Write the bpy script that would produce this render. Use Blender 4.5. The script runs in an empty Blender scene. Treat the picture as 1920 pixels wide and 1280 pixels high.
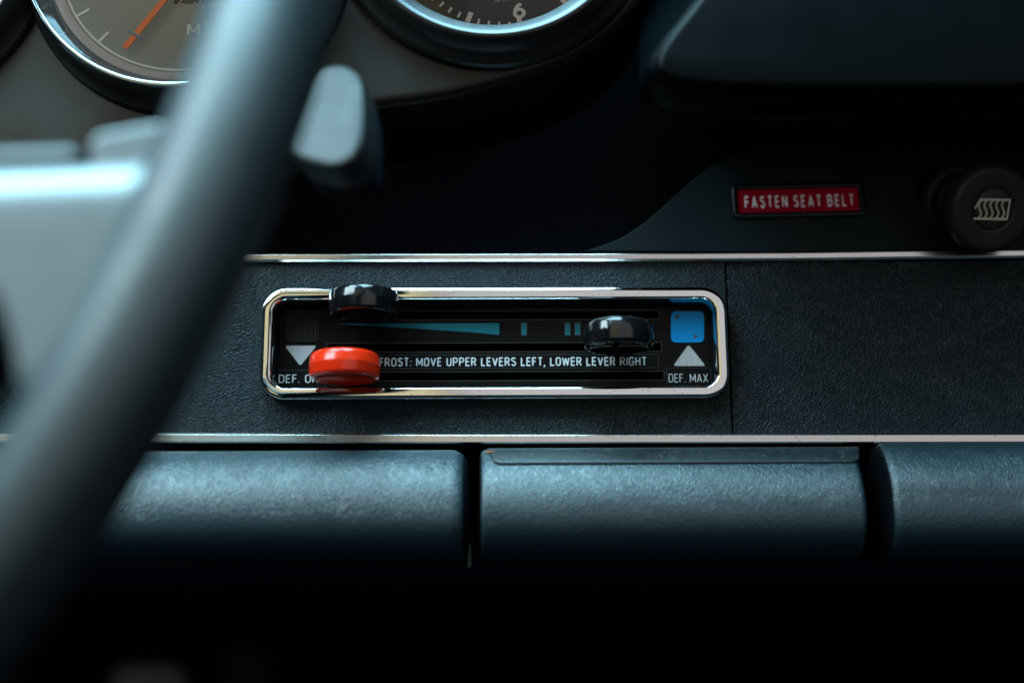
import bpy, bmesh, math, random
from mathutils import Vector, Matrix, noise

random.seed(7)
sc = bpy.context.scene
COL = sc.collection

# ------------------------------------------------------------------ camera
YAW, PITCH, ROLL, DIST, TX, TZ = -0.0159, 0.23322, -0.00685, 0.45949, 0.005544, 0.001315
FW = Vector((-math.sin(YAW) * math.cos(PITCH), math.cos(YAW) * math.cos(PITCH), math.sin(PITCH)))
_r = FW.cross(Vector((0, 0, 1))).normalized()
_u = _r.cross(FW)
RT = math.cos(ROLL) * _r + math.sin(ROLL) * _u
UP = -math.sin(ROLL) * _r + math.cos(ROLL) * _u
EYE = Vector((TX, 0, TZ)) - DIST * FW
FPX = 50.0 / 36.0 * 1920.0

cd = bpy.data.cameras.new('camera')
cam = bpy.data.objects.new('camera', cd)
COL.objects.link(cam)
cam.matrix_world = Matrix(((RT.x, UP.x, -FW.x, EYE.x), (RT.y, UP.y, -FW.y, EYE.y),
                           (RT.z, UP.z, -FW.z, EYE.z), (0, 0, 0, 1)))
cd.lens = 50.0
cd.sensor_width = 36.0
cd.clip_start = 0.01
cd.clip_end = 50.0
cd.dof.use_dof = True
cd.dof.focus_distance = 0.455
cd.dof.aperture_fstop = 2.8
sc.camera = cam

# ------------------------------------------------------------------ world, lamps, exposure
w = bpy.data.worlds.new('World')
sc.world = w
w.use_nodes = True
w.node_tree.nodes['Background'].inputs[0].default_value = (0.25, 0.55, 0.75, 1)
w.node_tree.nodes['Background'].inputs[1].default_value = 0.04

def lamp(name, loc, target, sx, sy, radiance, color):
    l = bpy.data.lights.new(name, 'AREA')
    l.shape = 'RECTANGLE'
    l.size, l.size_y = sx, sy
    l.energy = radiance * math.pi * sx * sy
    l.color = color
    o = bpy.data.objects.new(name, l)
    COL.objects.link(o)
    o.location = loc
    o.rotation_euler = (Vector(target) - Vector(loc)).to_track_quat('-Z', 'Y').to_euler()
    return o

lamp('windscreen_light', (-0.17, -0.34, 0.95), (0, 0, -0.02), 0.85, 0.70, 25.0, (0.42, 0.81, 0.98))
lamp('side_window_light', (-0.75, -0.62, 0.66), (-0.10, -0.05, 0.0), 0.6, 0.5, 17.0, (0.66, 0.91, 1.0))
lamp('rear_left_light', (-0.37, -1.05, 0.32), (-0.37, 0, 0.32), 0.62, 1.2, 0.74, (1.0, 0.88, 0.52))
lamp('rear_right_light', (0.44, -1.05, 0.32), (0.44, 0, 0.32), 0.98, 1.2, 0.58, (1.0, 0.97, 0.98))

sc.view_settings.view_transform = 'Standard'
sc.view_settings.look = 'None'
sc.view_settings.exposure = 0
sc.view_settings.gamma = 1
sc.render.engine = 'CYCLES'
sc.cycles.use_denoising = True
sc.cycles.denoising_prefilter = 'ACCURATE'
sc.cycles.max_bounces = 6

# ------------------------------------------------------------------ helpers
def ray(x, y):
    return FW + RT * ((x - 960) / FPX) + UP * ((640 - y) / FPX)

def at(x, y, Y=0.0):
    """photo pixel -> the real point on the upright plane at depth Y"""
    d = ray(x, y)
    return EYE + d * ((Y - EYE.y) / d.y)

def on_plane(x, y, p, n):
    d = ray(x, y)
    return EYE + d * ((Vector(p) - EYE).dot(n) / d.dot(n))

def tag(o, label=None, cat=None, group=None, kind=None):
    if label: o['label'] = label
    if cat: o['category'] = cat
    if group: o['group'] = group
    if kind: o['kind'] = kind
    return o

def empty(name, loc=(0, 0, 0), label=None, cat=None, group=None):
    o = bpy.data.objects.new(name, None)
    o.empty_display_size = 0.01
    COL.objects.link(o)
    o.location = loc
    return tag(o, label, cat, group)

def link(name, bm, mat, parent=None, smooth=True, world=True):
    """link a bmesh given in WORLD coordinates as one object (kept in place when parented)"""
    bmesh.ops.recalc_face_normals(bm, faces=bm.faces[:])
    me = bpy.data.meshes.new(name)
    bm.to_mesh(me)
    bm.free()
    for p in me.polygons:
        p.use_smooth = smooth
    o = bpy.data.objects.new(name, me)
    me.materials.append(mat)
    COL.objects.link(o)
    if parent is not None:
        o.parent = parent
        if world:
            m = Matrix.Translation(parent.location) if parent.parent is None else Matrix.Identity(4)
            root = parent
            off = Vector((0, 0, 0))
            while root is not None:
                off += root.location
                root = root.parent
            o.location = -off
    return o

def bevel(o, width, seg=3, angle=30):
    m = o.modifiers.new('bevel', 'BEVEL')
    m.width = width
    m.segments = seg
    m.limit_method = 'ANGLE'
    m.angle_limit = math.radians(angle)
    m.harden_normals = True
    return o

def prism(pts, d0, d1, axis=Vector((0, 1, 0))):
    """polygon (list of points) swept from pts+axis*d0 to pts+axis*d1"""
    bm = bmesh.new()
    a = [bm.verts.new(Vector(p) + axis * d0) for p in pts]
    b = [bm.verts.new(Vector(p) + axis * d1) for p in pts]
    n = len(pts)
    bm.faces.new(a)
    bm.faces.new(b[::-1])
    for i in range(n):
        bm.faces.new((a[i], b[i], b[(i + 1) % n], a[(i + 1) % n]))
    return bm

def box(x0, x1, y0, y1, z0, z1, bm=None):
    bm = bm or bmesh.new()
    v = [bm.verts.new((x, y, z)) for x in (x0, x1) for y in (y0, y1) for z in (z0, z1)]
    for f in ((0, 1, 3, 2), (4, 6, 7, 5), (0, 4, 5, 1), (2, 3, 7, 6), (0, 2, 6, 4), (1, 5, 7, 3)):
        bm.faces.new([v[i] for i in f])
    return bm

def rrect(x0, x1, z0, z1, r, n=8):
    """rounded rectangle outline in x,z"""
    out = []
    for cx, cz, a0 in ((x1 - r, z1 - r, 0), (x0 + r, z1 - r, 90), (x0 + r, z0 + r, 180), (x1 - r, z0 + r, 270)):
        for i in range(n + 1):
            a = math.radians(a0 + 90 * i / n)
            out.append((cx + r * math.cos(a), cz + r * math.sin(a)))
    return out

def loops(rings, closed_ring=True, cap=True):
    """skin a list of equal-length vertex rings"""
    bm = bmesh.new()
    R = [[bm.verts.new(p) for p in ring] for ring in rings]
    n = len(R[0])
    for a, b in zip(R[:-1], R[1:]):
        for i in range(n if closed_ring else n - 1):
            bm.faces.new((a[i], a[(i + 1) % n], b[(i + 1) % n], b[i]))
    if cap:
        bm.faces.new(R[0][::-1])
        bm.faces.new(R[-1])
    return bm

def lathe(profile, seg=72, M=None, cap=False):
    """profile: (radius, height); axis +Z, then transformed by M"""
    bm = bmesh.new()
    rows = []
    for r, h in profile:
        if r < 1e-7:
            rows.append([bm.verts.new((0, 0, h))])
        else:
            rows.append([bm.verts.new((r * math.cos(2 * math.pi * i / seg), r * math.sin(2 * math.pi * i / seg), h)) for i in range(seg)])
    for a, b in zip(rows[:-1], rows[1:]):
        for i in range(seg):
            j = (i + 1) % seg
            if len(a) == 1 and len(b) == 1: continue
            if len(a) == 1: bm.faces.new((a[0], b[i], b[j]))
            elif len(b) == 1: bm.faces.new((a[i], a[j], b[0]))
            else: bm.faces.new((a[i], a[j], b[j], b[i]))
    if M is not None:
        bmesh.ops.transform(bm, matrix=M, verts=bm.verts[:])
    return bm

def frame(origin, zaxis, xaxis=Vector((1, 0, 0))):
    """matrix whose +Z is zaxis and +X close to xaxis"""
    z = Vector(zaxis).normalized()
    x = (Vector(xaxis) - z * Vector(xaxis).dot(z)).normalized()
    y = z.cross(x)
    return Matrix(((x.x, y.x, z.x, origin[0]), (x.y, y.y, z.y, origin[1]), (x.z, y.z, z.z, origin[2]), (0, 0, 0, 1)))

def arc(cx, cy, rx, ry, a0, a1, n=8):
    return [(cx + rx * math.cos(math.radians(a0 + (a1 - a0) * i / n)), cy + ry * math.sin(math.radians(a0 + (a1 - a0) * i / n))) for i in range(n + 1)]

# narrow drafting letters as centre lines: glyph -> (width, strokes), cap height 1
GL = {
 'A': (.50, [[(0, 0), (.25, 1), (.50, 0)], [(.09, .30), (.41, .30)]]),
 'B': (.44, [[(0, .53), (.24, .53)] + arc(.24, .265, .20, .265, 90, -90) + [(0, 0), (0, 1), (.22, 1)] + arc(.22, .765, .19, .235, 90, -90)]),
 'D': (.44, [[(0, 0), (0, 1), (.18, 1)] + arc(.18, .74, .26, .26, 90, 0) + arc(.18, .26, .26, .26, 0, -90) + [(0, 0)]]),
 'E': (.36, [[(.36, 0), (0, 0), (0, 1), (.36, 1)], [(0, .52), (.32, .52)]]),
 'F': (.35, [[(0, 0), (0, 1), (.35, 1)], [(0, .52), (.31, .52)]]),
 'G': (.45, [arc(.225, .77, .225, .23, 20, 180) + arc(.225, .23, .225, .23, 180, 360) + [(.45, .46), (.25, .46)]]),
 'H': (.44, [[(0, 0), (0, 1)], [(.44, 0), (.44, 1)], [(0, .52), (.44, .52)]]),
 'I': (.0, [[(0, 0), (0, 1)]]),
 'L': (.35, [[(0, 1), (0, 0), (.35, 0)]]),
 'M': (.60, [[(0, 0), (0, 1), (.30, .22), (.60, 1), (.60, 0)]]),
 'N': (.46, [[(0, 0), (0, 1), (.46, 0), (.46, 1)]]),
 'O': (.45, [arc(.225, .77, .225, .23, 0, 180) + arc(.225, .23, .225, .23, 180, 360) + [(.45, .77)]]),
 'P': (.43, [[(0, 0), (0, 1), (.22, 1)] + arc(.22, .73, .21, .27, 90, -90) + [(0, .46)]]),
 'R': (.44, [[(0, 0), (0, 1), (.22, 1)] + arc(.22, .745, .20, .255, 90, -90) + [(0, .49)], [(.22, .49), (.44, 0)]]),
 'S': (.42, [arc(.21, .765, .20, .235, 25, 200) + arc(.21, .265, .21, .265, 65, -160)]),
 'T': (.42, [[(0, 1), (.42, 1)], [(.21, 1), (.21, 0)]]),
 'U': (.44, [[(0, 1)] + arc(.22, .23, .22, .23, 180, 360) + [(.44, 1)]]),
 'V': (.48, [[(0, 1), (.24, 0), (.48, 1)]]),
 'W': (.70, [[(0, 1), (.17, 0), (.35, .9), (.53, 0), (.70, 1)]]),
 'X': (.48, [[(0, 0), (.48, 1)], [(0, 1), (.48, 0)]]),
 '6': (.46, [[(.38, .97), (.20, .84), (.06, .60)] + arc(.23, .29, .23, .29, 165, 525, 20)]),
 '2': (.44, [arc(.22, .76, .21, .24, 170, -20) + [(0, 0), (.44, 0)]]),
 '3': (.44, [arc(.21, .76, .20, .24, 150, -80) + arc(.21, .27, .23, .27, 80, -150)]),
 'Q': (.45, [arc(.225, .77, .225, .23, 0, 180) + arc(.225, .23, .225, .23, 180, 360) + [(.45, .77)], [(.28, .2), (.46, -.04)]]),
 'u': (.36, [[(0, .68)] + arc(.18, .2, .18, .2, 180, 360) + [(.36, .68)], [(.36, .68), (.36, 0)]]),
 'a': (.36, [arc(.18, .5, .17, .18, 150, 0) + [(.36, 0)], arc(.18, .2, .18, .2, 10, 350, 14)]),
 'r': (.24, [[(0, 0), (0, .68)], [(0, .42), (.10, .62), (.24, .68)]]),
 't': (.26, [[(.12, .92), (.12, .12), (.18, 0), (.26, 0)], [(0, .68), (.26, .68)]]),
 'z': (.34, [[(0, .68), (.34, .68), (0, 0), (.34, 0)]]),
 '.': (.0, [[(0, .0), (0, .06)]]),
 ':': (.0, [[(0, .02), (0, .10)], [(0, .56), (0, .64)]]),
 ',': (.02, [[(.03, .08), (-.06, -.22)]]),
}

def lettering(text, M, width, height, mat, parent, weight=0.14, gap=0.24, depth=0.00010, rough=0.0):
    """letters from centre lines, fitted into width x height in the local x,y of M (origin bottom left)"""
    cu = bpy.data.curves.new('lettering', 'CURVE')
    cu.dimensions = '3D'
    cu.bevel_depth = weight / 2
    cu.bevel_resolution = 2
    cu.use_fill_caps = True
    x = 0.0
    for ch in text:
        if ch == ' ':
            x += 0.40
            continue
        wd, strokes = GL[ch]
        parts = []
        for st in strokes:
            cur = [st[0]]
            for k in range(1, len(st)):
                if k >= 2 or len(cur) >= 2:
                    u = Vector(cur[-1]) - Vector(cur[-2]) if len(cur) >= 2 else None
                    v = Vector(st[k]) - Vector(st[k - 1])
                    if u is not None and u.length > 0 and v.length > 0 and u.angle(v) > 0.9:
                        e = Vector(cur[-1]) + u.normalized() * weight * (0.45 if u.angle(v) < 1.75 else 0.1)
                        cur[-1] = (e.x, e.y)
                        parts.append(cur)
                        cur = [st[k - 1]]
                cur.append(st[k])
            parts.append(cur)
        for st in parts:
            sp = cu.splines.new('POLY')
            sp.points.add(len(st) - 1)
            for p, (a, b) in zip(sp.points, st):
                p.co = (x + a, weight / 2 + b * (1 - weight), 0, 1)
                p.radius = 1 + rough * (random.random() - 0.5)
        x += wd + gap
    total = x - gap + weight
    tmp = bpy.data.objects.new('lettering', cu)
    COL.objects.link(tmp)
    dg = bpy.context.evaluated_depsgraph_get()
    me = bpy.data.meshes.new_from_object(tmp.evaluated_get(dg))
    bpy.data.objects.remove(tmp)
    bm = bmesh.new()
    bm.from_mesh(me)
    bpy.data.meshes.remove(me)
    sx, sy = width / total, height
    for v in bm.verts:
        v.co = Vector(((v.co.x + weight / 2) * sx, v.co.y * sy, v.co.z / (weight / 2) * depth))
    bmesh.ops.transform(bm, matrix=M, verts=bm.verts[:])
    return link('lettering', bm, mat, parent, smooth=True)

def smooth_poly(pts, it=2, keep=2):
    for _ in range(it):
        n = len(pts); q = []
        for i in range(n):
            a, b = pts[i], pts[(i + 1) % n]
            q.append((a[0] * .75 + b[0] * .25, a[1] * .75 + b[1] * .25))
            q.append((a[0] * .25 + b[0] * .75, a[1] * .25 + b[1] * .75))
        pts = q
    return pts

# ------------------------------------------------------------------ materials
def mat(name, base, rough=0.5, metal=0.0, spec=0.5, coat=0.0, emit=None, emit_s=0.0):
    m = bpy.data.materials.new(name)
    m.use_nodes = True
    b = m.node_tree.nodes['Principled BSDF']
    b.inputs['Base Color'].default_value = (*base, 1)
    b.inputs['Roughness'].default_value = rough
    b.inputs['Metallic'].default_value = metal
    b.inputs['Specular IOR Level'].default_value = spec
    b.inputs['Coat Weight'].default_value = coat
    b.inputs['Coat Roughness'].default_value = 0.08
    if emit:
        b.inputs['Emission Color'].default_value = (*emit, 1)
        b.inputs['Emission Strength'].default_value = emit_s
    return m

def N(m, t, **kw):
    n = m.node_tree.nodes.new(t)
    for k, v in kw.items():
        setattr(n, k, v)
    return n

def L(m, a, b):
    m.node_tree.links.new(a, b)

def bsdf(m):
    return m.node_tree.nodes['Principled BSDF']

def coords(m, scale=(1, 1, 1), rot=(0, 0, 0)):
    tc = N(m, 'ShaderNodeTexCoord')
    mp = N(m, 'ShaderNodeMapping')
    mp.inputs['Scale'].default_value = scale
    mp.inputs['Rotation'].default_value = rot
    L(m, tc.outputs['Object'], mp.inputs['Vector'])
    return mp.outputs['Vector']

def vary(m, scale, lo, hi, sock='Roughness', detail=4):
    """noise-driven variation of one scalar input"""
    nz = N(m, 'ShaderNodeTexNoise')
    nz.inputs['Scale'].default_value = scale
    nz.inputs['Detail'].default_value = detail
    L(m, coords(m), nz.inputs['Vector'])
    mr = N(m, 'ShaderNodeMapRange')
    mr.inputs['From Min'].default_value = 0.3
    mr.inputs['From Max'].default_value = 0.7
    mr.inputs['To Min'].default_value = lo
    mr.inputs['To Max'].default_value = hi
    L(m, nz.outputs['Fac'], mr.inputs['Value'])
    L(m, mr.outputs['Result'], bsdf(m).inputs[sock])
    return m

def leather(name, base, rough, spec, cell, depth, crease, warp=0.004, aniso=(1, 1, 1), valley=0.35, polish=0.08):
    m = mat(name, base, rough, 0, spec)
    v = coords(m)
    wn = N(m, 'ShaderNodeTexNoise')
    wn.inputs['Scale'].default_value = 55
    wn.inputs['Detail'].default_value = 3
    L(m, v, wn.inputs['Vector'])
    sub = N(m, 'ShaderNodeVectorMath', operation='SUBTRACT')
    sub.inputs[1].default_value = (0.5, 0.5, 0.5)
    L(m, wn.outputs['Color'], sub.inputs[0])
    scl = N(m, 'ShaderNodeVectorMath', operation='SCALE')
    scl.inputs['Scale'].default_value = warp * 2
    L(m, sub.outputs[0], scl.inputs[0])
    add = N(m, 'ShaderNodeVectorMath', operation='ADD')
    L(m, v, add.inputs[0]); L(m, scl.outputs[0], add.inputs[1])
    an = N(m, 'ShaderNodeVectorMath', operation='MULTIPLY')
    an.inputs[1].default_value = aniso
    L(m, add.outputs[0], an.inputs[0])
    vo = N(m, 'ShaderNodeTexVoronoi', feature='DISTANCE_TO_EDGE')
    vo.inputs['Scale'].default_value = cell
    vo.inputs['Randomness'].default_value = 1.0
    L(m, an.outputs[0], vo.inputs['Vector'])
    peb = N(m, 'ShaderNodeMapRange', interpolation_type='SMOOTHSTEP')
    peb.inputs['From Min'].default_value = 0.0
    peb.inputs['From Max'].default_value = valley
    L(m, vo.outputs['Distance'], peb.inputs['Value'])
    # creases: warped ridges of a slower noise
    cr = N(m, 'ShaderNodeTexNoise')
    cr.inputs['Scale'].default_value = cell * 0.30
    cr.inputs['Detail'].default_value = 5
    cr.inputs['Roughness'].default_value = 0.65
    cr.inputs['Distortion'].default_value = 0.8
    L(m, an.outputs[0], cr.inputs['Vector'])
    ma = N(m, 'ShaderNodeMath', operation='MULTIPLY_ADD')
    ma.inputs[1].default_value = crease
    L(m, cr.outputs['Fac'], ma.inputs[0])
    L(m, peb.outputs['Result'], ma.inputs[2])
    bp = N(m, 'ShaderNodeBump')
    bp.inputs['Strength'].default_value = 1.0
    bp.inputs['Distance'].default_value = depth
    L(m, ma.outputs[0], bp.inputs['Height'])
    L(m, bp.outputs['Normal'], bsdf(m).inputs['Normal'])
    # uneven polish
    nz = N(m, 'ShaderNodeTexNoise')
    nz.inputs['Scale'].default_value = 40
    nz.inputs['Detail'].default_value = 5
    L(m, v, nz.inputs['Vector'])
    mr = N(m, 'ShaderNodeMapRange')
    mr.inputs['From Min'].default_value = 0.3; mr.inputs['From Max'].default_value = 0.7
    mr.inputs['To Min'].default_value = rough - polish; mr.inputs['To Max'].default_value = rough + polish
    L(m, nz.outputs['Fac'], mr.inputs['Value'])
    L(m, mr.outputs['Result'], bsdf(m).inputs['Roughness'])
    return m

def specks(m, scale, thresh, dark):
    """tiny dark pits and dust on a surface: mixes the base colour"""
    b = bsdf(m)
    base = tuple(b.inputs['Base Color'].default_value)
    vo = N(m, 'ShaderNodeTexVoronoi')
    vo.inputs['Scale'].default_value = scale
    L(m, coords(m), vo.inputs['Vector'])
    nz = N(m, 'ShaderNodeTexNoise')
    nz.inputs['Scale'].default_value = scale * 0.12
    L(m, coords(m), nz.inputs['Vector'])
    th = N(m, 'ShaderNodeMath', operation='MULTIPLY')
    L(m, nz.outputs['Fac'], th.inputs[0]); th.inputs[1].default_value = thresh
    lt = N(m, 'ShaderNodeMath', operation='LESS_THAN')
    L(m, vo.outputs['Distance'], lt.inputs[0]); L(m, th.outputs[0], lt.inputs[1])
    mx = N(m, 'ShaderNodeMix', data_type='RGBA')
    mx.inputs['A'].default_value = base
    mx.inputs['B'].default_value = (*dark, 1)
    L(m, lt.outputs[0], mx.inputs['Factor'])
    L(m, mx.outputs['Result'], b.inputs['Base Color'])
    return m

M = {}
M['pad'] = leather('pad_vinyl', (0.007, 0.026, 0.036), 0.43, 0.85, 1150, 0.000078, 0.40, 0.005, (1.25, 0.7, 0.6), 0.30, 0.0)
M['trim'] = leather('trim_vinyl', (0.0072, 0.0135, 0.0185), 0.44, 0.22, 1250, 0.00021, 1.6, 0.006, (0.7, 1, 1.2), 0.45, 0.05)
M['lid'] = specks(vary(mat('lid_vinyl', (0.010, 0.018, 0.022), 0.42, 0, 0.5), 300, 0.34, 0.55), 700, 0.34, (0.10, 0.10, 0.09))
M['chip'] = mat('bare_board', (0.42, 0.16, 0.05), 0.8)
M['chrome'] = specks(vary(mat('chrome', (0.78, 0.78, 0.77), 0.06, 1.0), 500, 0.03, 0.10), 900, 0.26, (0.12, 0.11, 0.10))
M['alu'] = specks(vary(mat('anodised_trim', (0.63, 0.61, 0.59), 0.22, 1.0), 60, 0.19, 0.26), 600, 0.22, (0.10, 0.10, 0.10))
M['face'] = vary(mat('face_plastic', (0.0045, 0.0043, 0.0048), 0.35, 0, 0.08), 400, 0.28, 0.45)
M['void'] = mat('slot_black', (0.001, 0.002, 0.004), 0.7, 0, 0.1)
M['edge'] = mat('worn_edge', (0.16, 0.15, 0.15), 0.5)
M['white'] = vary(mat('printed_white', (0.56, 0.56, 0.58), 0.6), 900, 0.5, 0.8)
M['grey'] = specks(mat('printed_grey', (0.40, 0.40, 0.415), 0.55), 900, 0.3, (0.2, 0.19, 0.17))
M['teal'] = vary(mat('teal_print', (0.008, 0.155, 0.205), 0.45, 0, 0.12), 400, 0.3, 0.5)
M['blue'] = vary(mat('blue_print', (0.0, 0.26, 0.68), 0.45, 0, 0.12), 300, 0.3, 0.5)
M['dirt'] = mat('dirt', (0.05, 0.08, 0.11), 0.8)
M['mesh'] = mat('square_plastic', (0.016, 0.016, 0.018), 0.5, 0, 0.15)
M['red'] = mat('red_plastic', (0.92, 0.030, 0.004), 0.22, 0, 0.4, 0.3)
M['knob'] = vary(mat('black_gloss_plastic', (0.006, 0.006, 0.007), 0.12, 0, 0.6), 350, 0.07, 0.22)
M['satin'] = vary(mat('satin_black', (0.018, 0.018, 0.018), 0.4, 0, 0.5), 200, 0.34, 0.5)
M['fascia'] = vary(mat('fascia_vinyl', (0.0115, 0.0076, 0.0054), 0.36, 0, 0.20), 45, 0.28, 0.46)
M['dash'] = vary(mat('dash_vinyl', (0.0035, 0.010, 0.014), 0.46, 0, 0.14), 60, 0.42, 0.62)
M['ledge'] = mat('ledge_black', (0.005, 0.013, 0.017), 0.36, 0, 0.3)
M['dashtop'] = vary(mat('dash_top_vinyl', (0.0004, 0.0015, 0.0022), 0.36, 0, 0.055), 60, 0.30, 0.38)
M['dark'] = mat('recess_black', (0.0020, 0.0060, 0.014), 0.8, 0, 0.1)
M['rubber'] = mat('bezel_black', (0.010, 0.009, 0.009), 0.38, 0, 0.4)
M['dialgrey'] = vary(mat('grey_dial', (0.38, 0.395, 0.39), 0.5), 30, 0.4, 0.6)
M['dialblack'] = vary(mat('dark_dial', (0.048, 0.050, 0.051), 0.35), 30, 0.3, 0.45)
M['orange'] = mat('orange_needle', (0.95, 0.20, 0.02), 0.4)
M['lilac'] = mat('dial_rim', (0.50, 0.47, 0.49), 0.5)
M['bluering'] = mat('polished_ring', (0.072, 0.082, 0.088), 0.36, 1.0)
M['wheel'] = vary(mat('wheel_leather', (0.022, 0.033, 0.038), 0.47, 0, 0.7), 120, 0.42, 0.52)
M['spoke'] = vary(mat('spoke_leather_lit', (0.058, 0.079, 0.090), 0.42, 0, 1.0), 120, 0.40, 0.46)  # same black leather as the rim, its lit sheen put into a paler base
M['stalk'] = vary(mat('stalk_plastic', (0.019, 0.023, 0.025), 0.40, 0, 0.42), 120, 0.38, 0.48)
M['lens'] = mat('red_lens', (0.125, 0.0015, 0.009), 0.25, 0, 0.1, 0, (0.6, 0.004, 0.03), 0.05)  # faint glow added to lift the lens; the lamp itself is off
M['bright'] = mat('bright_print', (0.93, 0.93, 0.93), 0.6)
M['lampframe'] = mat('lamp_frame', (0.0015, 0.0022, 0.003), 0.3, 0, 0.3)
M['dusty'] = vary(mat('dusty_black_plastic', (0.010, 0.0097, 0.0092), 0.2, 0, 0.6), 350, 0.12, 0.26)
M['knobrubber'] = vary(mat('switch_black', (0.016, 0.0155, 0.015), 0.5, 0, 0.35), 300, 0.42, 0.6)
M['tan'] = specks(mat('faded_print', (0.55, 0.52, 0.45), 0.6), 1500, 0.35, (0.08, 0.07, 0.06))
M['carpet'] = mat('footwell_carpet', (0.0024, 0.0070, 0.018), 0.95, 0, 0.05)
M['pedal'] = mat('pedal_rubber', (0.34, 0.32, 0.31), 0.7)
M['bracket'] = mat('bracket_steel', (0.010, 0.0095, 0.009), 0.6)

g = bpy.data.materials.new('gauge_glass')
g.use_nodes = True
nt = g.node_tree
nt.nodes.clear()
out = nt.nodes.new('ShaderNodeOutputMaterial')
mx = nt.nodes.new('ShaderNodeMixShader')
tr = nt.nodes.new('ShaderNodeBsdfTransparent')
gl = nt.nodes.new('ShaderNodeBsdfGlossy')
gl.inputs['Roughness'].default_value = 0.02
fr = nt.nodes.new('ShaderNodeFresnel')
fr.inputs['IOR'].default_value = 1.5
nt.links.new(fr.outputs[0], mx.inputs[0])
nt.links.new(tr.outputs[0], mx.inputs[1])
nt.links.new(gl.outputs[0], mx.inputs[2])
nt.links.new(mx.outputs[0], out.inputs[0])
M['glass'] = g

for k, cl in (('trim', (0.30, 0.30, 0.28)), ('fascia', (0.35, 0.34, 0.32)), ('dash', (0.12, 0.12, 0.12)), ('pad', (0.25, 0.25, 0.24))):
    specks(M[k], 70, 0.020, cl)      # stray dust

XL, XR = -0.225, 0.42          # ends of the dashboard

# ------------------------------------------------------------------ setting: dashboard carcass and footwell
def struct(name, bm, m, b=0):
    o = link(name, bm, m)
    o['kind'] = 'structure'
    if b: bevel(o, b)
    return o

z_pad_top = at(960, 849, 0).z
z_pad_bot = at(960, 1049, -0.011).z
z_top_strip = at(960, 485, 0).z
z_bot_strip = at(960, 823, 0).z
bm = box(XL, XR, 0.034, 0.05, z_pad_bot + 0.004, 0.21)          # upright back of the dashboard
box(XL, XR, 0.012, 0.0338, z_pad_top - 0.02, z_top_strip + 0.001, bm)
struct('dashboard', bm, M['dark'])
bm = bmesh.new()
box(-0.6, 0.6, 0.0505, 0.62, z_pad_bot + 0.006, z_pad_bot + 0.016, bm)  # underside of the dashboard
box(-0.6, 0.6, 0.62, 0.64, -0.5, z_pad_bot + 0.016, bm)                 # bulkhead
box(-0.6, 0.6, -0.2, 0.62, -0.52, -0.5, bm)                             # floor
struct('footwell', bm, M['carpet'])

# ------------------------------------------------------------------ lower dash: trim panels
BW, BH = 0.150, 0.03678                   # heater bezel outer size
SEAM = 0.0754
zt = z_top_strip - 0.0008
zb = z_bot_strip + 0.0008
hx, hz = BW / 2 - 0.0022, BH / 2 - 0.0022
bm = bmesh.new()
for (x0, x1, z0, z1) in ((XL, -hx, zb, zt), (hx, SEAM, zb, zt), (-hx, hx, hz, zt), (-hx, hx, zb, -hz)):
    box(x0, x1, 0.0, 0.011, z0, z1, bm)
bmesh.ops.remove_doubles(bm, verts=bm.verts[:], dist=1e-6)
o = link('trim_panel', bm, M['trim'], smooth=False)
tag(o, 'black grained vinyl panel framing the chrome heater control', 'trim panel')
bm = box(SEAM + 0.0006, XR, 0.0004, 0.0114, zb, zt)
o = link('trim_panel', bm, M['trim'], smooth=False)
tag(o, 'plain black grained vinyl panel right of the vertical seam', 'trim panel')
bevel(o, 0.0006, 2)

# ------------------------------------------------------------------ bright trim strips
def strip(pts_mid, half, label, hi):
    """pts_mid: pixels along the strip's middle on the plane Y=0; cross-section = flat face with a narrow bright bevel"""
    P = [at(x, y, 0) for x, y in pts_mid]
    h = half
    if hi < 0:   # bright bevel along the lower edge
        prof = [(0.0005, h), (-0.0014, h), (-0.0019, h - 0.0004), (-0.0019, -h + 0.0007), (-0.0012, -h + 0.0001), (0.0005, -h)]
    else:
        prof = [(0.0005, h), (-0.0010, h), (-0.0018, h - 0.0007), (-0.0019, -h + 0.0004), (-0.0015, -h), (0.0005, -h)]
    rings = [[Vector((p.x, dy, p.z + dz)) for dy, dz in prof] for p in P]
    o = link('trim_strip', loops(rings), M['alu'], smooth=False)
    tag(o, label, 'trim strip')
    bevel(o, 0.00012, 2)

strip([(-330, 486), (470, 486), (1250, 484.5), (1490, 483.2), (1680, 480.5), (1920, 478.3), (3150, 475)], 0.00138,
      'bright metal trim strip above the heater control, just below the seat belt light', -1)
strip([(-330, 821), (300, 821.5), (900, 823), (1380, 822.7), (1920, 822), (3150, 821.5)], 0.00165,
      'bright metal trim strip between the heater control and the padded rolls', 1)

# ------------------------------------------------------------------ heater control
HC = empty('heater_control', (0, 0, 0), 'wide chrome framed heater control with printed DEFROST instructions and three slots', 'heater control')
YP = 0.0035
prof = [(0.0, 0.0004), (0.0002, -0.0022), (0.0002, -0.0042), (0.0005, -0.0045), (0.0033, -0.0045), (0.0038, -0.0042), (0.0041, -0.0032), (0.0044, -0.0004)]
rings = []
for inset, yy in prof:
    rr = max(0.0084 - inset, 0.0012)
    rings.append([Vector((x, yy, z)) for x, z in rrect(-BW / 2 + inset, BW / 2 - inset, -BH / 2 + inset, BH / 2 - inset, rr, 20)])
o = link('bezel', loops(rings, True, False), M['chrome'], HC)
rings = [[Vector((x, yy, z)) for x, z in rrect(-BW / 2 + i, BW / 2 - i, -BH / 2 + i, BH / 2 - i, max(0.0084 - i, 0.0012), 20)] for i, yy in ((0.0043, -0.0005), (0.0046, -0.0003), (0.0048, YP + 0.001))]
link('added_black_ring', loops(rings, True, False), M['void'], HC)  # added black band at the foot of the chrome wall, stops mirrored lettering
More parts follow.
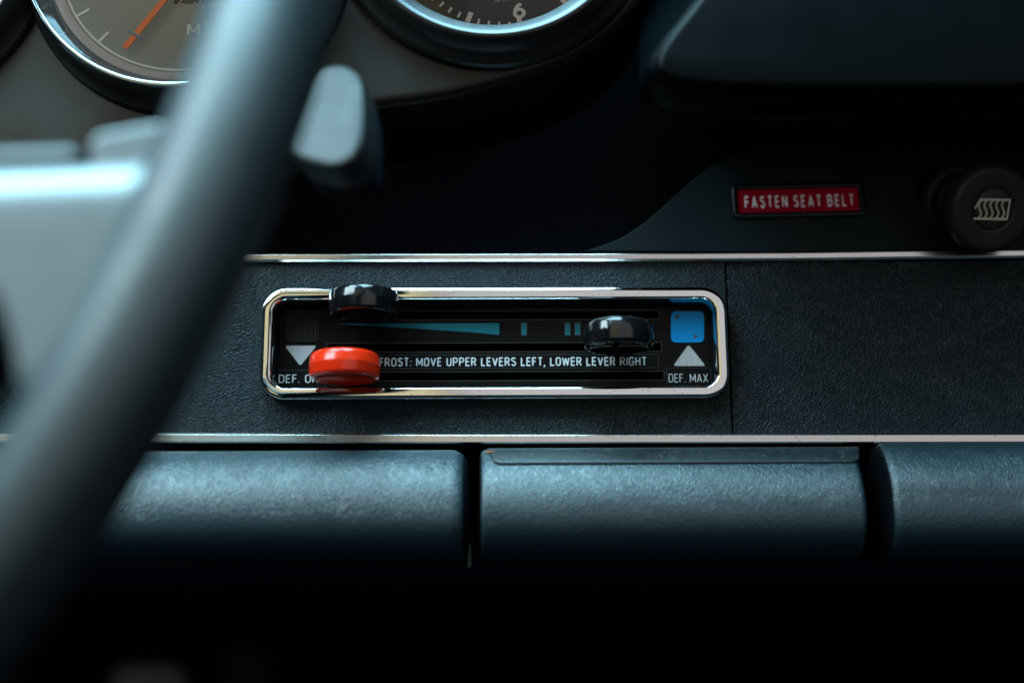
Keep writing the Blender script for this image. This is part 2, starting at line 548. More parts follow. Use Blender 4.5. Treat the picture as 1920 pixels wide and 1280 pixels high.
plate_x, plate_z = BW / 2 - 0.0044, BH / 2 - 0.0044

# face plate with three real slots: horizontal bars between them
def zpx(y, Y=YP): return at(930, y, Y).z
def xpx(x, y=650, Y=YP): return at(x, y, Y).x
slots = [(583, 599, 634, 1238), (643, 659, 613, 1240), (697, 713, 622, 1243)]
S = [(zpx(b), zpx(a), xpx(l), xpx(r)) for a, b, l, r in slots]
bm = bmesh.new()
zz = plate_z
for (z0, z1, x0, x1) in S:
    box(-plate_x, plate_x, YP, YP + 0.0018, z1, zz, bm)
    box(-plate_x, x0, YP, YP + 0.0018, z0, z1, bm)
    box(x1, plate_x, YP, YP + 0.0018, z0, z1, bm)
    zz = z0
box(-plate_x, plate_x, YP, YP + 0.0018, -plate_z, zz, bm)
bmesh.ops.remove_doubles(bm, verts=bm.verts[:], dist=1e-7)
o = link('face_plate', bm, M['face'], HC, smooth=False)
o = link('slot_backing', box(-plate_x, plate_x, YP + 0.0065, YP + 0.0075, -plate_z, plate_z), M['void'], HC, smooth=False)
# worn pale edges of the slots
def outline(x0, x1, z0, z1, t, y, bm=None):
    bm = bm or bmesh.new()
    box(x0 - t, x1 + t, y - 0.00008, y + 0.0003, z1, z1 + t, bm)
    box(x0 - t, x1 + t, y - 0.00008, y + 0.0003, z0 - t, z0, bm)
    box(x0 - t, x0, y - 0.00008, y + 0.0003, z0, z1, bm)
    box(x1, x1 + t, y - 0.00008, y + 0.0003, z0, z1, bm)
    return bm
M['slotedge'] = mat('slot_edge', (0.045, 0.043, 0.045), 0.4)
for (z0, z1, x0, x1) in S:
    link('slot_edge', outline(x0, x1, z0, z1, 0.00013, YP), M['slotedge'], HC, smooth=False)

def flat(name, pxpts, m, parent, h=0.0002, Y=YP, lift=0.0):
    pts = [at(x, y, Y) for x, y in pxpts]
    return link(name, prism(pts, -h - lift, -lift + 0.00001), m, parent, smooth=False)

def rr_px(x0, x1, y0, y1, r):
    return [(x, y) for x, y in rrect(x0, x1, y0, y1, r, 5)]

# perforated dark square, blue square, triangles
sq = flat('square_mark', rr_px(537, 598, 583, 641, 6), M['mesh'], HC, 0.0003)
bm = bmesh.new()
for i in range(9):
    for j in range(9):
        p = at(541.5 + i * 6.6, 587.5 + j * 6.15, YP - 0.0003)
        r = 0.00036
        vs = [bm.verts.new((p.x + r * math.cos(a * math.pi / 3), p.y - 0.00004, p.z + r * math.sin(a * math.pi / 3))) for a in range(6)]
        bm.faces.new(vs)
link('perforation', bm, M['void'], sq, smooth=False)
bs = flat('square_mark', rr_px(1258, 1320, 584, 642, 9), M['blue'], HC, 0.0003)
bs['label'] = 'bright blue rounded square with two dirty rivets'
for (x, y, r) in ((1269, 594, 4.2), (1303, 631, 3.4)):
    flat('rivet', [(x + r * math.cos(a * math.pi / 5), y + r * math.sin(a * math.pi / 5)) for a in range(10)], M['dirt'], bs, 0.00012, YP, 0.0003)

def tri(pts, r):
    """triangle with slightly rounded tips, in pixels"""
    out = []
    for i in range(3):
        p = Vector(pts[i]); a = (Vector(pts[i - 1]) - p).normalized(); b = (Vector(pts[(i + 1) % 3]) - p).normalized()
        s, e = p + a * r, p + b * r
        for k in range(5):
            t = k / 4
            q = s * (1 - t) ** 2 + p * 2 * t * (1 - t) + e * t * t
            out.append((q.x, q.y))
    return out
flat('triangle_mark', tri([(534, 648), (594, 648), (563, 686)], 5), M['grey'], HC)
flat('triangle_mark', tri([(1291, 646), (1262, 686), (1323, 686)], 5), M['grey'], HC)

wd = flat('wedge_mark', [(630, 606.8), (936, 606), (936, 627.5), (880, 622.5)], M['teal'], HC, 0.00012)
ed = flat('mark_border', [(936, 605), (940.5, 605), (940.5, 628.5), (936, 628.5)], M['void'], HC, 0.00014)
for x in (982.5, 1064, 1083):
    fr_ = outline(xpx(x - 4.6, 616), xpx(x + 4.6, 616), zpx(628), zpx(605.5), 0.00016, YP)
    t = flat('tick_mark', [(x - 4.4, 606), (x + 4.4, 606), (x + 4.4, 627.5), (x - 4.4, 627.5)], M['teal'], HC, 0.00010)
    link('tick_border', fr_, M['slotedge'], t, smooth=False)

def label_plate(x0, x1, y0, y1, text, tx0, tx1, ty0, ty1, weight, spacing):
    p = flat('label_plate', [(x0, y0), (x1, y0), (x1, y1), (x0, y1)], M['face'], HC, 0.00025)
    b = outline(at(x0, y0, YP).x, at(x1, y0, YP).x, zpx(y1), zpx(y0), 0.00011, YP - 0.0002)
    link('plate_edge', b, M['slotedge'], p, smooth=False)
    Yt = YP - 0.00026
    a, b2, c = at(tx0, ty1, Yt), at(tx1, ty1, Yt), at(tx0, ty0, Yt)
    lettering(text, frame(a, (0, -1, 0)), b2.x - a.x, c.z - a.z, M['white'], p, weight, spacing)
label_plate(618, 1234, 665.5, 690.5, 'DEFROST: MOVE UPPER LEVERS LEFT, LOWER LEVER RIGHT', 688, 1213, 670.5, 687.5, 0.165, 0.27)
label_plate(519, 612, 693, 727, 'DEF. ON', 522, 597, 702, 718, 0.13, 0.24)
label_plate(1250, 1332, 691.5, 726, 'DEF. MAX', 1254, 1328, 700.5, 717, 0.11, 0.24)

# lever knobs: short round drums lying in front of their slots
def lever(px, slot_y, m, label):
    Yc = -0.0115
    zc = zpx(slot_y, YP)
    p = at(px, slot_y, YP)
    xc = at(px, slot_y - 20, Yc).x
    root = empty('slider_lever', (xc, YP, zc), label, 'lever', 'heater slider levers')
    R, H = 0.0110, 0.0040
    pr = [(0, -H + 0.0007), (R * 0.78, -H + 0.0006), (R * 0.80, -H), (R - 0.0011, -H), (R - 0.0003, -H + 0.0003), (R, -H + 0.0011),
          (R + 0.0001, -0.0003), (R + 0.00018, 0.0), (R + 0.0001, 0.0003),
          (R - 0.0001, H - 0.0014), (R - 0.0005, H - 0.0005), (R - 0.0012, H), (0, H)]
    o = link('knob', lathe(pr, 96, Matrix.Translation((xc, Yc, zc))), m, root)
    link('stem', box(xc - 0.003, xc + 0.003, Yc + 0.009, YP + 0.006, zc - 0.0009, zc + 0.0009), M['knob'], root, smooth=False)
lever(682, 591, M['knob'], 'glossy black slider knob at the left end of the top slot')
lever(1160, 651, M['knob'], 'glossy black slider knob at the right end of the middle slot')
lever(646.5, 705, M['red'], 'bright red slider knob at the left end of the bottom slot')

# ------------------------------------------------------------------ padded rolls under the strip and the ashtray between them
def roll_profile(n=40):
    """a slanted, softly rounded cushion: (fraction of height from the top, tilt of the surface above level) """
    key = [(0.0, 66), (0.06, 54), (0.16, 42), (0.33, 27), (0.50, 12), (0.62, 0), (0.74, -17), (0.88, -44), (1.0, -74)]
    H = z_pad_top - z_pad_bot
    y, out = -0.0065, []
    out.append((0.004, z_pad_top + 0.0004))
    out.append((-0.003, z_pad_top + 0.0003))
    for i in range(n + 1):
        f = i / n
        for (f0, e0), (f1, e1) in zip(key[:-1], key[1:]):
            if f0 <= f <= f1:
                e = e0 + (e1 - e0) * (f - f0) / (f1 - f0)
                break
        if i:
            y -= H / n * math.tan(math.radians(e))
        out.append((y, z_pad_top - H * f))
    return out
RP = roll_profile()
def roll(x0, x1, r=0.0055, prof=RP, zlift=0.0):
    zc = (z_pad_top + z_pad_bot) / 2
    st = []
    for k in range(7):
        a = math.pi / 2 * k / 6
        st.append((x0 + r * (1 - math.sin(a)), r * (1 - math.cos(a))))
    st = [(x0 + r * (1 - math.cos(math.pi / 2 * k / 6)), r * (1 - math.sin(math.pi / 2 * k / 6))) for k in range(7)]
    en = [(x1 - (x - x0), s) for x, s in st[::-1]]
    mids = [(x0 + r + (x1 - x0 - 2 * r) * k / 24, 0) for k in range(1, 24)]
    rings = []
    for x, s in st + mids + en:
        ring = [Vector((x, 0.012, z_pad_top - s + zlift))]
        for y, z in prof:
            d = Vector((y - 0.004, z - zc))
            d2 = d * max(0.0, 1 - s / max(d.length, 1e-6))
            wob = 0.00003 * noise.noise(Vector((x * 45, z * 60, 3.1)))
            ring.append(Vector((x, d2.x + 0.004 - wob, zc + d2.y + (zlift if z > zc else 0))))
        ring.append(Vector((x, 0.012, z_pad_bot + s)))
        rings.append(ring)
    return loops(rings)
def shaded_ends(o):  # matte black end caps, darkened further with the shade of the gaps
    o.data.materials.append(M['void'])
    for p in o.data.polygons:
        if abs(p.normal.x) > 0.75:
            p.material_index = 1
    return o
xa = at(878, 900, -0.006).x
o = shaded_ends(link('padded_roll', roll(XL, xa), M['pad']))
tag(o, 'teal black padded vinyl roll partly behind the steering wheel rim', 'padded roll')
x0m, x1m = at(899, 930, -0.018).x, at(1637, 960, -0.0245).x
ASH = empty('ashtray', ((x0m + x1m) / 2, 0, z_pad_bot), 'wide padded ashtray with a thin worn lid along its top edge', 'ashtray')
shaded_ends(link('ashtray_front', roll(x0m, x1m, 0.0022), M['pad'], ASH))
o = shaded_ends(link('padded_roll', roll(at(1684, 980, -0.0245).x, XR, 0.0030, RP, at(1800, 835, 0).z - z_pad_top), M['pad']))
tag(o, 'teal black padded vinyl roll right of the ashtray', 'padded roll')
# lid: shell over the top of the ashtray's front
xl0, xl1 = at(914, 850, -0.004).x, at(1606, 850, -0.004).x
nL = 8
low = 5
rings_o, rings_i = [], []
def lidpt(u, off):
    i = int(u); f = u - i
    a, b = Vector(RP[i]), Vector(RP[min(i + 1, len(RP) - 1)])
    p = a.lerp(b, f)
    t = (b - a).normalized()
    n = Vector((t.y, -t.x))
    if n.y < 0 and n.x > 0: n = -n
    if n.x > 0: n = -n
    return p + n * off
bm = bmesh.new()
def pix_y(P):
    q = Vector(P) - EYE
    return 640 - FPX * q.dot(UP) / q.dot(FW)
UM = 1.0
UM = 2.0
while UM < 16 and pix_y((0.04, *lidpt(UM, 0.0005))) < 867.5:
    UM += 0.05
def lid_rows(off):
    rows = []
    for k in range(61):
        x = xl0 + (xl1 - xl0) * k / 60
        d = min(x - xl0, xl1 - x)
        rc = 0.0042
        cut = 1.0 if d > rc else math.sqrt(max(0.0, 1 - (1 - d / rc) ** 2))
        umax = 2.0 + (UM - 2.0) * (0.12 + 0.88 * cut)
        rows.append([Vector((x, *lidpt(1.6 + (umax - 1.6) * j / 8, off))) for j in range(9)])
    return rows
Ro = [[bm.verts.new(p) for p in row] for row in lid_rows(0.0006)]
Ri = [[bm.verts.new(p) for p in row] for row in lid_rows(0.00005)]
for k in range(60):
    for j in range(8):
        bm.faces.new((Ro[k][j], Ro[k + 1][j], Ro[k + 1][j + 1], Ro[k][j + 1]))
        bm.faces.new((Ri[k][j], Ri[k][j + 1], Ri[k + 1][j + 1], Ri[k + 1][j]))
    bm.faces.new((Ro[k][8], Ro[k + 1][8], Ri[k + 1][8], Ri[k][8]))
    bm.faces.new((Ro[k][0], Ri[k][0], Ri[k + 1][0], Ro[k + 1][0]))
for k in (0, 60):
    for j in range(8):
        bm.faces.new((Ro[k][j], Ro[k][j + 1], Ri[k][j + 1], Ri[k][j]))
lid = link('lid', bm, M['lid'], ASH)
# chipped tan corner of the lid
p = at(915, 846, -0.0035)
bm = prism([at(911, 845, -0.0095), at(931, 845, -0.0095), at(912, 849.3, -0.0095)], 0, 0.0014)
link('chipped_corner', bm, M['chip'], lid, smooth=False)
# bracket in the gap left of the ashtray
p0 = at(880, 1018, 0.0)
link('bracket', box(p0.x - 0.0007, p0.x + 0.0006, 0.004, 0.006, z_pad_bot - 0.001, p0.z), M['bracket'], ASH, smooth=False)

# ------------------------------------------------------------------ dash face above the strip, seat belt light, pull switch
YF = 0.006
hump = [(1085, 474), (1120, 463), (1160, 449), (1200, 424), (1245, 386), (1290, 344), (1335, 309), (1380, 286), (1430, 273), (1500, 266), (1620, 263), (1760, 262), (1920, 260), (3150, 258), (3150, 474)]
o = link('dashboard_panel', prism([at(x, y, YF) for x, y in smooth_poly(hump, 1)], 0, 0.026), M['dash'])
tag(o, 'dark dash face with a sloping hump carrying the seat belt light and pull switch', 'dash panel')
bevel(o, 0.004, 6)

WL = empty('warning_light', at(1497, 377, YF), 'red FASTEN SEAT BELT warning light in a black frame', 'warning light')
ang = math.radians(1.2)
c = at(1497, 376.5, YF)
sp = (at(1597, 377, YF) - c).x / 100
def rot(x, z): return (c.x + x * math.cos(ang) - z * math.sin(ang), c.z + x * math.sin(ang) + z * math.cos(ang))
def rr_w(hw, hh, r, dx=0, dz=0):
    return [rot(x + dx, z + dz) for x, z in rrect(-hw, hw, -hh, hh, r, 6)]
hw, hh = 125 * sp, 34 * sp
rings = [[Vector((x, yy, z)) for x, z in rr_w(hw - i, hh - i, max(0.0022 - i, 0.0004))] for i, yy in
         ((0, YF + 0.001), (0, YF - 0.0008), (0.0003, YF - 0.0012), (0.0016, YF - 0.0012), (0.0020, YF - 0.0009), (0.0021, YF + 0.0008))]
link('frame', loops(rings, True, False), M['lampframe'], WL)
ln = link('lens', prism([Vector((x, YF, z)) for x, z in rr_w(112.5 * sp, 25 * sp, 0.0004)], -0.0002, 0.0006), M['lens'], WL, smooth=False)
a = rot(-101 * sp, -13.5 * sp)
lettering('FASTEN SEAT BELT', frame((a[0], YF - 0.00025, a[1]), (0, -1, 0), (math.cos(ang), 0, math.sin(ang))), 205 * sp, 24.5 * sp, M['bright'], ln, 0.16, 0.46, 0.0001, 0.3)

KN = empty('pull_switch', at(1795, 378, YF), 'round black pull switch with a rear window heater symbol', 'switch')
ax = Vector((0.13, -math.cos(math.radians(25)), -math.sin(math.radians(25))))
base = at(1787, 374, YF)
Mk = frame(base, ax) @ Matrix.Diagonal((1.06, 1.06, 1.0, 1.0))
link('base_ring', lathe([(0, -0.004), (0.0113, -0.004), (0.0113, 0.0035), (0.0102, 0.0048), (0.0088, 0.0050), (0.0082, 0.004), (0.0055, 0.004), (0.0050, 0.006), (0.0050, 0.018), (0, 0.018)], 64, Mk), M['knobrubber'], KN)
hd = link('knob', lathe([(0, 0.0165), (0.0062, 0.0165), (0.0118, 0.0185), (0.0132, 0.0205), (0.0135, 0.0250), (0.0132, 0.0276), (0.0125, 0.0286), (0.0116, 0.0290), (0.0112, 0.02905), (0.0074, 0.02905), (0.0070, 0.0290), (0.0067, 0.0289), (0.0065, 0.0286), (0.0063, 0.0286), (0.0, 0.0286)], 80, Mk), M['knobrubber'], KN)
ic = link('symbol_disc', lathe([(0.0062, 0.0284), (0.0061, 0.0292), (0.0056, 0.0294), (0, 0.0294)], 48, Mk), vary(mat('disc_grey', (0.022, 0.021, 0.02), 0.45, 0, 0.3), 300, 0.35, 0.5), KN)
def bar(bm, pts, wd, h0, h1):
    for (x0, y0), (x1, y1) in zip(pts[:-1], pts[1:]):
        d = Vector((x1 - x0, y1 - y0)).normalized() * wd * 0.5
        n = Vector((-d.y, d.x))
        q = [(x0 - d.x * .6 + n.x, y0 - d.y * .6 + n.y), (x1 + d.x * .6 + n.x, y1 + d.y * .6 + n.y), (x1 + d.x * .6 - n.x, y1 + d.y * .6 - n.y), (x0 - d.x * .6 - n.x, y0 - d.y * .6 - n.y)]
        a = [bm.verts.new((x, y, h0)) for x, y in q]; b = [bm.verts.new((x, y, h1)) for x, y in q]
        bm.faces.new(b)
        for i in range(4):
            bm.faces.new((a[i], a[(i + 1) % 4], b[(i + 1) % 4], b[i]))
bm = bmesh.new()
hs = 0.0294
bar(bm, [(-0.0038, 0.0023), (0.0041, 0.0021)], 0.0006, hs - 0.0001, hs + 0.00008)
bar(bm, [(-0.0053, -0.0022), (0.0035, -0.0025)], 0.0006, hs - 0.0001, hs + 0.00009)
bar(bm, [(0.0041, 0.0021), (0.0036, -0.0024)], 0.0005, hs - 0.0001, hs + 0.00010)
bar(bm, [(-0.0041, 0.0022), (-0.0053, 0.0002)], 0.0004, hs - 0.0001, hs + 0.00010)
for k in range(5):
    xk = -0.0042 + k * 0.0016
    pts = [(xk + 0.0005 * math.sin(j / 8 * 2 * math.pi) + j / 8 * 0.0004, -0.0022 + j / 8 * 0.0043) for j in range(9)]
    bar(bm, pts, 0.0006, hs - 0.0001, hs + 0.00005 + k * 0.000004)
for v in bm.verts:
    v.co.x *= 1.16; v.co.y *= 1.25
bmesh.ops.transform(bm, matrix=Mk, verts=bm.verts[:])
link('symbol', bm, M['tan'], ic, smooth=False)

# ------------------------------------------------------------------ upper dash pad on the right
ped = [(1330, -70), (1290, -10), (1240, 50), (1212, 95), (1208, 130), (1228, 158), (1280, 176), (1400, 184), (1600, 186), (1920, 184), (3150, 182), (3150, -200), (1400, -200)]
YD = -0.066
fr_ = [at(x, y, YD) for x, y in smooth_poly(ped)]
def inset_ring(P, d, dy):
    """outline moved inwards by d in its own plane, and dy along Y"""
    n = len(P)
    area = sum(P[i].x * P[(i + 1) % n].z - P[(i + 1) % n].x * P[i].z for i in range(n))
    sg = 1 if area > 0 else -1
    out = []
    for i in range(n):
        e = P[(i + 1) % n] - P[i - 1]
        m = Vector((-e.z, 0, e.x)).normalized() * sg
        out.append(P[i] + m * d + Vector((0, dy, 0)))
    return out
RD = 0.0055
rings = [inset_ring(fr_, RD * (1 - math.sin(math.pi / 2 * k / 10)), 3.0 * RD * (1 - math.cos(math.pi / 2 * k / 10))) for k in range(11)]
rings.append([p + Vector((0.004, 0.050, 0.032)) for p in fr_])
rings.append([p + Vector((0.006, 0.097, 0.066)) for p in fr_])
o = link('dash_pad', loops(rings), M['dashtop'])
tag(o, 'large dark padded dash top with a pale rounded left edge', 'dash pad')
# ledge under the pad
lg = [(1266, 210), (1300, 203), (1380, 197), (1600, 195), (1920, 190), (3150, 187), (3150, 150), (1420, 150)]
fr_ = [at(x, y, -0.012) for x, y in lg]
o = link('dash_ledge', loops([fr_, [p + Vector((0, 0.045, 0.022)) for p in fr_]]), M['ledge'])
tag(o, 'thin dark ledge line under the large dash pad', 'ledge')
bevel(o, 0.0012, 3)

# ------------------------------------------------------------------ instrument panel and gauges
YI = -0.020
fas = [(-420, 345), (-150, 335), (100, 312), (330, 272), (550, 230), (700, 199), (812, 187), (925, 161), (1037, 127), (1110, 90), (1161, 50), (1205, 0), (1235, -60), (1250, -160), (1250, -420), (-420, -420)]
o = link('instrument_panel', prism([at(x, y, YI) for x, y in smooth_poly(fas)], 0, 0.062), M['fascia'])
tag(o, 'grey brown instrument panel holding the round gauges, curving up to the right', 'instrument panel')
bevel(o, 0.0035, 5, 50)

def gauge(px, py, rpx, label, kind, face, depth=0.010):
    Yf = YI - 0.011
    c = at(px, py, Yf)
    s = DIST / FPX * ((c - EYE).dot(FW)) / DIST
    R = rpx * s
    root = empty('gauge', (c.x, YI, c.z), label, 'gauge', 'round dashboard gauges')
    Mg = frame((c.x, YI, c.z), (0, -1, 0))
    h = 0.011
    if kind == 'clock':
        link('bezel', lathe([(R + 0.0078, -0.001), (R + 0.0078, 0.002), (R + 0.0062, 0.0042), (R + 0.0045, 0.0048), (R + 0.0040, 0.0068), (R + 0.0018, h - 0.001), (R + 0.0005, h), (R, h - 0.0002), (R - 0.0002, h - 0.0010)], 128, Mg), M['rubber'], root)
        link('ring', lathe([(R - 0.0001, h - 0.0008), (R - 0.0006, h - 0.0009), (R - 0.0020, h - 0.0018), (R - 0.0034, h - 0.0034), (R - 0.0050, h - 0.0050), (R - 0.0056, h - 0.0060)], 128, Mg), M['bluering'], root)
        rd = R - 0.0052
    else:
        SH = Matrix(((1, 0, -0.26, 0.26 * h), (0, 1, 0.24, -0.24 * h), (0, 0, 1, 0), (0, 0, 0, 1)))   # the bezel sits a little askew
        link('bezel', lathe([(R + 0.0036, -0.001), (R + 0.0036, 0.0016), (R + 0.0030, 0.0026), (R + 0.0020, 0.0032), (R + 0.0016, 0.0066), (R + 0.0006, h - 0.0010), (R, h - 0.0005)], 128, Mg @ SH), M['rubber'], root)
        link('ring', lathe([(R + 0.0004, h - 0.0010), (R + 0.0002, h - 0.0002), (R - 0.0002, h), (R - 0.0012, h + 0.0001), (R - 0.0016, h - 0.0006), (R - 0.0019, h - 0.0012), (R - 0.0036, h - 0.0050), (R - 0.0044, h - 0.0062), (R - 0.0060, h - 0.0088)], 128, Mg), M['rim'], root)
        rd = R - 0.0060
    hd = h - depth
    dial = link('dial', lathe([(rd + 0.002, hd - 0.001), (rd + 0.002, hd), (0, hd)], 96, Mg), face, root)
    gl = link('glass', lathe([(rd + 0.0005, h - 0.0062), (rd * 0.6, h - 0.0058), (0, h - 0.0056)], 96, Mg), M['glass'], root)
    return root, dial, Mg, hd, rd, c

M['rim'] = vary(mat('black_chrome', (0.26, 0.32, 0.36), 0.12, 1.0), 300, 0.07, 0.16)

def ring_mesh(r0, r1, h0, h1, Mg, seg=128):
    return lathe([(r0, h0), (r0, h1), (r1, h1), (r1, h0)], seg, Mg)

# speedometer
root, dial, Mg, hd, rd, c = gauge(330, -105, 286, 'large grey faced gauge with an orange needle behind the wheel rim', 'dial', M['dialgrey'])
ra = rd - 0.0035
link('dial_rim', lathe([(rd + 0.001, hd + 0.0012), (ra + 0.0006, hd + 0.0002)], 128, Mg), M['lilac'], dial)
link('scale_line', ring_mesh(ra, ra - 0.0007, hd - 0.0001, hd + 0.0002, Mg), M['bright'], dial)
def tickmark(dial, Mg, hd, ang, r0, r1, wd, m, name='scale_tick'):
    bm = bmesh.new()
    a = math.radians(ang)
    bar(bm, [(r0 * math.cos(a), r0 * math.sin(a)), (r1 * math.cos(a), r1 * math.sin(a))], wd, hd - 0.0001, hd + 0.00022)
    bmesh.ops.transform(bm, matrix=Mg, verts=bm.verts[:])
    link(name, bm, m, dial, smooth=False)
for k in range(9):
    tickmark(dial, Mg, hd, 229 - k * 17.5, ra - 0.0048, ra - 0.0005, 0.0008, M['bright'])
def dial_px(x, y, Mg, h):
    p = on_plane(x, y, Mg @ Vector((0, 0, h)), Vector((0, 1, 0)))
    return Mg.inverted() @ p
nd = hd + 0.0035
tip = dial_px(236, 88, Mg, nd); tail = dial_px(322, -16, Mg, nd)
bm = bmesh.new()
bar(bm, [(tip.x, tip.y), (tail.x * 1.5 - tip.x * .5, tail.y * 1.5 - tip.y * .5)], 0.0019, nd - 0.0003, nd + 0.0003)
bmesh.ops.transform(bm, matrix=Mg, verts=bm.verts[:])
ndl = link('needle', bm, M['orange'], root, smooth=False)
bm = bmesh.new()
k0 = dial_px(243, 60, Mg, nd); k1 = dial_px(264, 72, Mg, nd)
bar(bm, [(k0.x, k0.y), (k1.x, k1.y)], 0.0007, nd + 0.0004, nd + 0.0009)
bmesh.ops.transform(bm, matrix=Mg, verts=bm.verts[:])
link('stop_pin', bm, M['rubber'], dial, smooth=False)
link('needle_hub', lathe([(0, hd + 0.001), (0.0065, hd + 0.001), (0.0062, hd + 0.0060), (0, hd + 0.0064)], 48, Mg), M['satin'], root)
def dial_text(text, x0, x1, y0, y1, dial, Mg, hd, m, weight=0.14, rotdeg=0.0, spacing=0.24):
    a = dial_px(x0, y1, Mg, hd + 0.00005); b = dial_px(x1, y1, Mg, hd); t = dial_px(x0, y0, Mg, hd)
    Ml = Mg @ Matrix.Translation((a.x, a.y, hd + 0.00005)) @ Matrix.Rotation(math.radians(rotdeg), 4, 'Z')
    lettering(text, Ml, b.x - a.x, t.y - a.y, m, dial, weight, spacing)
dial_text('M.P.H.', 350, 442, 45, 67, dial, Mg, hd, M['bright'], 0.15, 0, 0.22)
a = dial_px(326, 8, Mg, hd); b = dial_px(440, -22, Mg, hd)
bm = box(a.x, b.x, a.y, b.y, hd - 0.0002, hd + 0.00015)
bmesh.ops.transform(bm, matrix=Mg, verts=bm.verts[:])
ow = link('odometer_window', bm, M['rubber'], dial, smooth=False)
dial_text('23', 332, 378, -16, 10, dial, Mg, hd + 0.00015, M['grey'], 0.12, 0, 0.5)

# clock
root, dial, Mg, hd, rd, c = gauge(922, -180, 262, 'dark faced clock with the numeral 6 and white minute marks', 'clock', M['dialblack'], 0.008)
cc = dial_px(945, -122, Mg, hd)
e6 = dial_px(975, 46, Mg, hd)
r6 = (e6 - cc).length
a6 = math.degrees(math.atan2(e6.y - cc.y, e6.x - cc.x))
for k in range(-10, 21):
    aa = math.radians(a6 - k * 6)
    big = k % 5 == 0
    ln_ = 0.0016 if not big else 0.0027
    if k < 0 and not big: continue
    bm = bmesh.new()
    r1 = r6 + 0.0007
    r0 = r1 - ln_ * (1 if k < 9 else 1.3)
    bar(bm, [(cc.x + r0 * math.cos(aa), cc.y + r0 * math.sin(aa)), (cc.x + r1 * math.cos(aa), cc.y + r1 * math.sin(aa))], 0.0016 if big else 0.0007, hd - 0.0001, hd + 0.0002)
    bmesh.ops.transform(bm, matrix=Mg, verts=bm.verts[:])
    link('minute_mark', bm, M['bright'], dial, smooth=False)
dial_text('6', 963, 988, 6, 37, dial, Mg, hd, M['bright'], 0.20, 8)
dial_text('Quartz', 928, 984, -12, 5, dial, Mg, hd, M['grey'], 0.15, 8)

# gauge at the left edge of the picture
gauge(-238, -105, 276, 'round black gauge bezel at the far left edge', 'dial', M['dialblack'])

# ------------------------------------------------------------------ column stalk
n = Vector((-0.35, -0.87, 0.34)).normalized()
p0 = at(620, 215, -0.085)
ST = empty('column_stalk', p0, 'pale lit paddle ended column stalk poking out right of the wheel rim', 'stalk')
out_px = [(x - 6, y) for x, y in [(600, 128), (625, 119), (655, 119), (680, 140), (687, 180), (686, 260), (668, 298), (630, 312), (585, 304), (543, 288), (556, 250), (575, 195)]]
P = [on_plane(x, y, p0, n) for x, y in smooth_poly(out_px, 1)]
o = link('paddle', prism(P, 0, 0.011, -n), M['stalk'], ST)
bevel(o, 0.0055, 6)
ca = sum((p for p in P), Vector()) / len(P)
A = ca - n * 0.009
B = Vector((A.x - 0.10, A.y + 0.055, A.z - 0.010))
d = (B - A).normalized()
link('arm', lathe([(0, 0), (0.0060, 0), (0.0050, (B - A).length), (0, (B - A).length)], 24, frame(A, d, (0, 0, 1))), M['satin'], ST)
q = [on_plane(x, y, ca - n * 0.012, n) for x, y in smooth_poly([(560, 290), (690, 160), (696, 290), (680, 335), (620, 345), (565, 325)], 1)]
o = link('paddle_back', prism(q, 0, 0.010, -n), M['dark'], ST)
bevel(o, 0.003, 4)

# ------------------------------------------------------------------ steering wheel
WC = Vector((-0.22927, -0.01566, 0.02851)); WA, WB, WR, WT = -0.65306, 0.28941, 0.22, 0.0146
wn = Vector((math.sin(WA) * math.cos(WB), -math.cos(WA) * math.cos(WB), math.sin(WB)))
SW = empty('steering_wheel', WC, 'blurred steering wheel with a thick satin black rim and wide spoke coloured pale as if lit', 'steering wheel')
Mw = frame(WC, wn)
rings = []
for i in range(160):
    t = 2 * math.pi * i / 160
    rings.append([Mw @ Vector(((WR + WT * math.cos(a)) * math.cos(t), (WR + WT * math.cos(a)) * math.sin(t), WT * math.sin(a))) for a in [2 * math.pi * j / 24 for j in range(24)]])
bm = bmesh.new()
RV = [[bm.verts.new(p) for p in r] for r in rings]
for i in range(160):
    for j in range(24):
        bm.faces.new((RV[i][j], RV[(i + 1) % 160][j], RV[(i + 1) % 160][(j + 1) % 24], RV[i][(j + 1) % 24]))
link('rim', bm, M['wheel'], SW)
PJ = on_plane(240, 480, WC, wn)
sn = Vector((0.10, -0.99, 0.03)).normalized()
def wheel_plate(name, px, lift, thick, bev, m):
    P = [on_plane(x, y, PJ + sn * lift, sn) for x, y in px]
    o = link(name, prism(P, 0, thick, -sn), m, SW)
    return bevel(o, bev, 6)
    return o
def interp(tab, x):
    for (x0, y0), (x1, y1) in zip(tab[:-1], tab[1:]):
        if x <= x1:
            return y0 + (y1 - y0) * max(0.0, (x - x0) / (x1 - x0))
    return tab[-1][1]
TOP = [(-420, 318), (-100, 290), (166, 280), (330, 272), (350, 282)]
LOW = [(-420, 490), (-40, 556), (4, 596), (24, 660), (30, 720), (60, 810), (130, 720), (230, 540), (330, 345), (350, 310)]
rings = []
for x in [-420, -300, -200, -140, -100, -70, -40, -20, 0, 4, 14, 24, 30, 40, 60, 80, 105, 130, 160, 190, 230, 270, 300, 330, 350]:
    T = on_plane(x, interp(TOP, x), PJ + sn * 0.008, sn)
    Bt = on_plane(x, interp(LOW, x), PJ + sn * 0.008, sn)
    u = (Bt - T).normalized()
    ln_ = (Bt - T).length
    r = min(0.0125, ln_ * 0.45)
    ring = [T - sn * 0.030]
    for k in range(13):
        q = math.pi / 2 * k / 12
        ring.append(T + u * r * (1 - math.cos(q)) - sn * r * (1 - math.sin(q)))
    for k in range(1, 6):
        ring.append(T + u * (r + (ln_ - r - 0.003) * k / 5))
    ring.append(Bt - sn * 0.003)
    ring.append(Bt - sn * 0.030)
    rings.append(ring)
link('spoke', loops(rings), M['spoke'], SW)
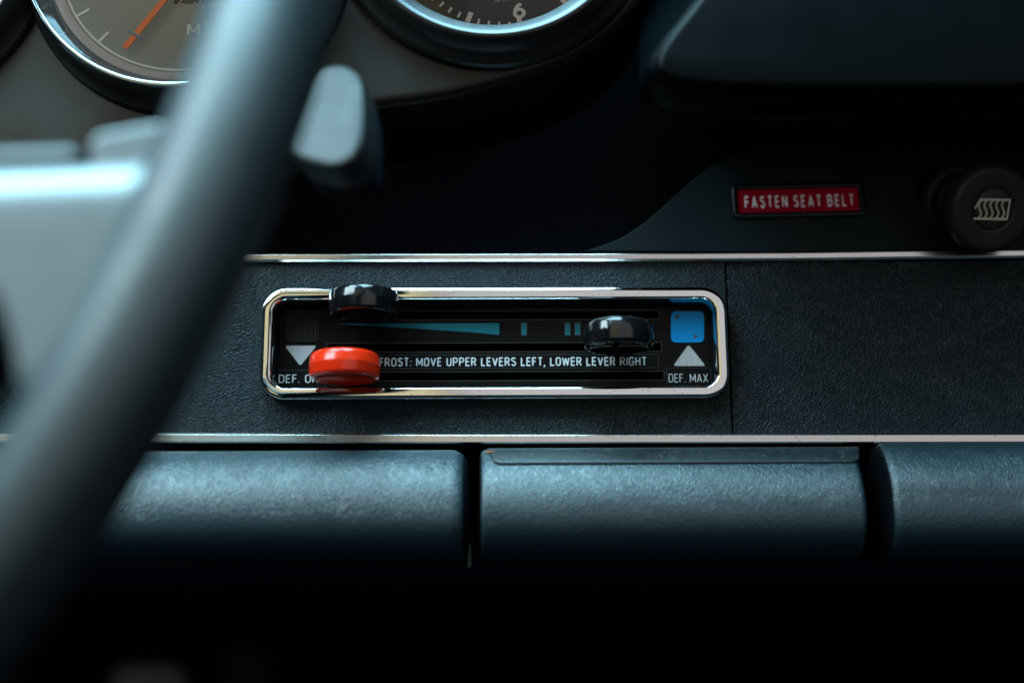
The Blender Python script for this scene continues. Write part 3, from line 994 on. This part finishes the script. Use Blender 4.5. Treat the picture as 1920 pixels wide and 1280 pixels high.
bsdf(M['spoke']).inputs['Coat Weight'].default_value = 1.0
bsdf(M['spoke']).inputs['Coat Roughness'].default_value = 0.48
wheel_plate('spoke_shoulder', [(170, 330), (170, 262), (184, 249), (335, 223), (392, 208), (350, 330)], -0.002, 0.020, 0.0028, M['spoke'])
wheel_plate('hub_cover', [(-420, 290), (-100, 272), (158, 264), (158, 330), (-420, 380)], -0.004, 0.016, 0.004, M['satin'])
hubM = frame(WC + wn * 0.0, wn)
link('hub', lathe([(0, -0.06), (0.055, -0.06), (0.060, -0.01), (0.056, 0.006), (0.045, 0.012), (0, 0.014)], 64, hubM), M['wheel'], SW)

# ------------------------------------------------------------------ pedals deep in the footwell
def pedal(x0, x1, y0, y1, Y, label, m):
    pts = [at(x, y, Y) for x, y in rr_px(x0, x1, y0, y1, 26)]
    ctr = sum(pts, Vector()) / len(pts)
    root = empty('pedal', ctr, label, 'pedal', 'foot pedals')
    o = link('rubber_pad', prism(pts, 0, 0.012), m, root)
    bevel(o, 0.004, 3)
    bm = bmesh.new()
    for k in range(7):
        xx = x0 + 18 + (x1 - x0 - 36) * k / 6
        a = at(xx - 14, y1 - 20, Y); b = at(xx + 10, y0 + 12, Y)
        dd = Vector((0.0012, 0, 0))
        v = [bm.verts.new(p) for p in (a - dd, a + dd, b + dd, b - dd)]
        w_ = [bm.verts.new(p + Vector((0, -0.002, 0))) for p in (a - dd, a + dd, b + dd, b - dd)]
        bm.faces.new(w_)
        for i in range(4):
            bm.faces.new((v[i], v[(i + 1) % 4], w_[(i + 1) % 4], w_[i]))
    link('rib', bm, m, o, smooth=False)
    c2 = at((x0 + x1) / 2, y0 + 60, Y + 0.02)
    link('arm', box(c2.x - 0.006, c2.x + 0.006, Y + 0.013, Y + 0.025, c2.z, z_pad_bot + 0.004), M['carpet'], root, smooth=False)
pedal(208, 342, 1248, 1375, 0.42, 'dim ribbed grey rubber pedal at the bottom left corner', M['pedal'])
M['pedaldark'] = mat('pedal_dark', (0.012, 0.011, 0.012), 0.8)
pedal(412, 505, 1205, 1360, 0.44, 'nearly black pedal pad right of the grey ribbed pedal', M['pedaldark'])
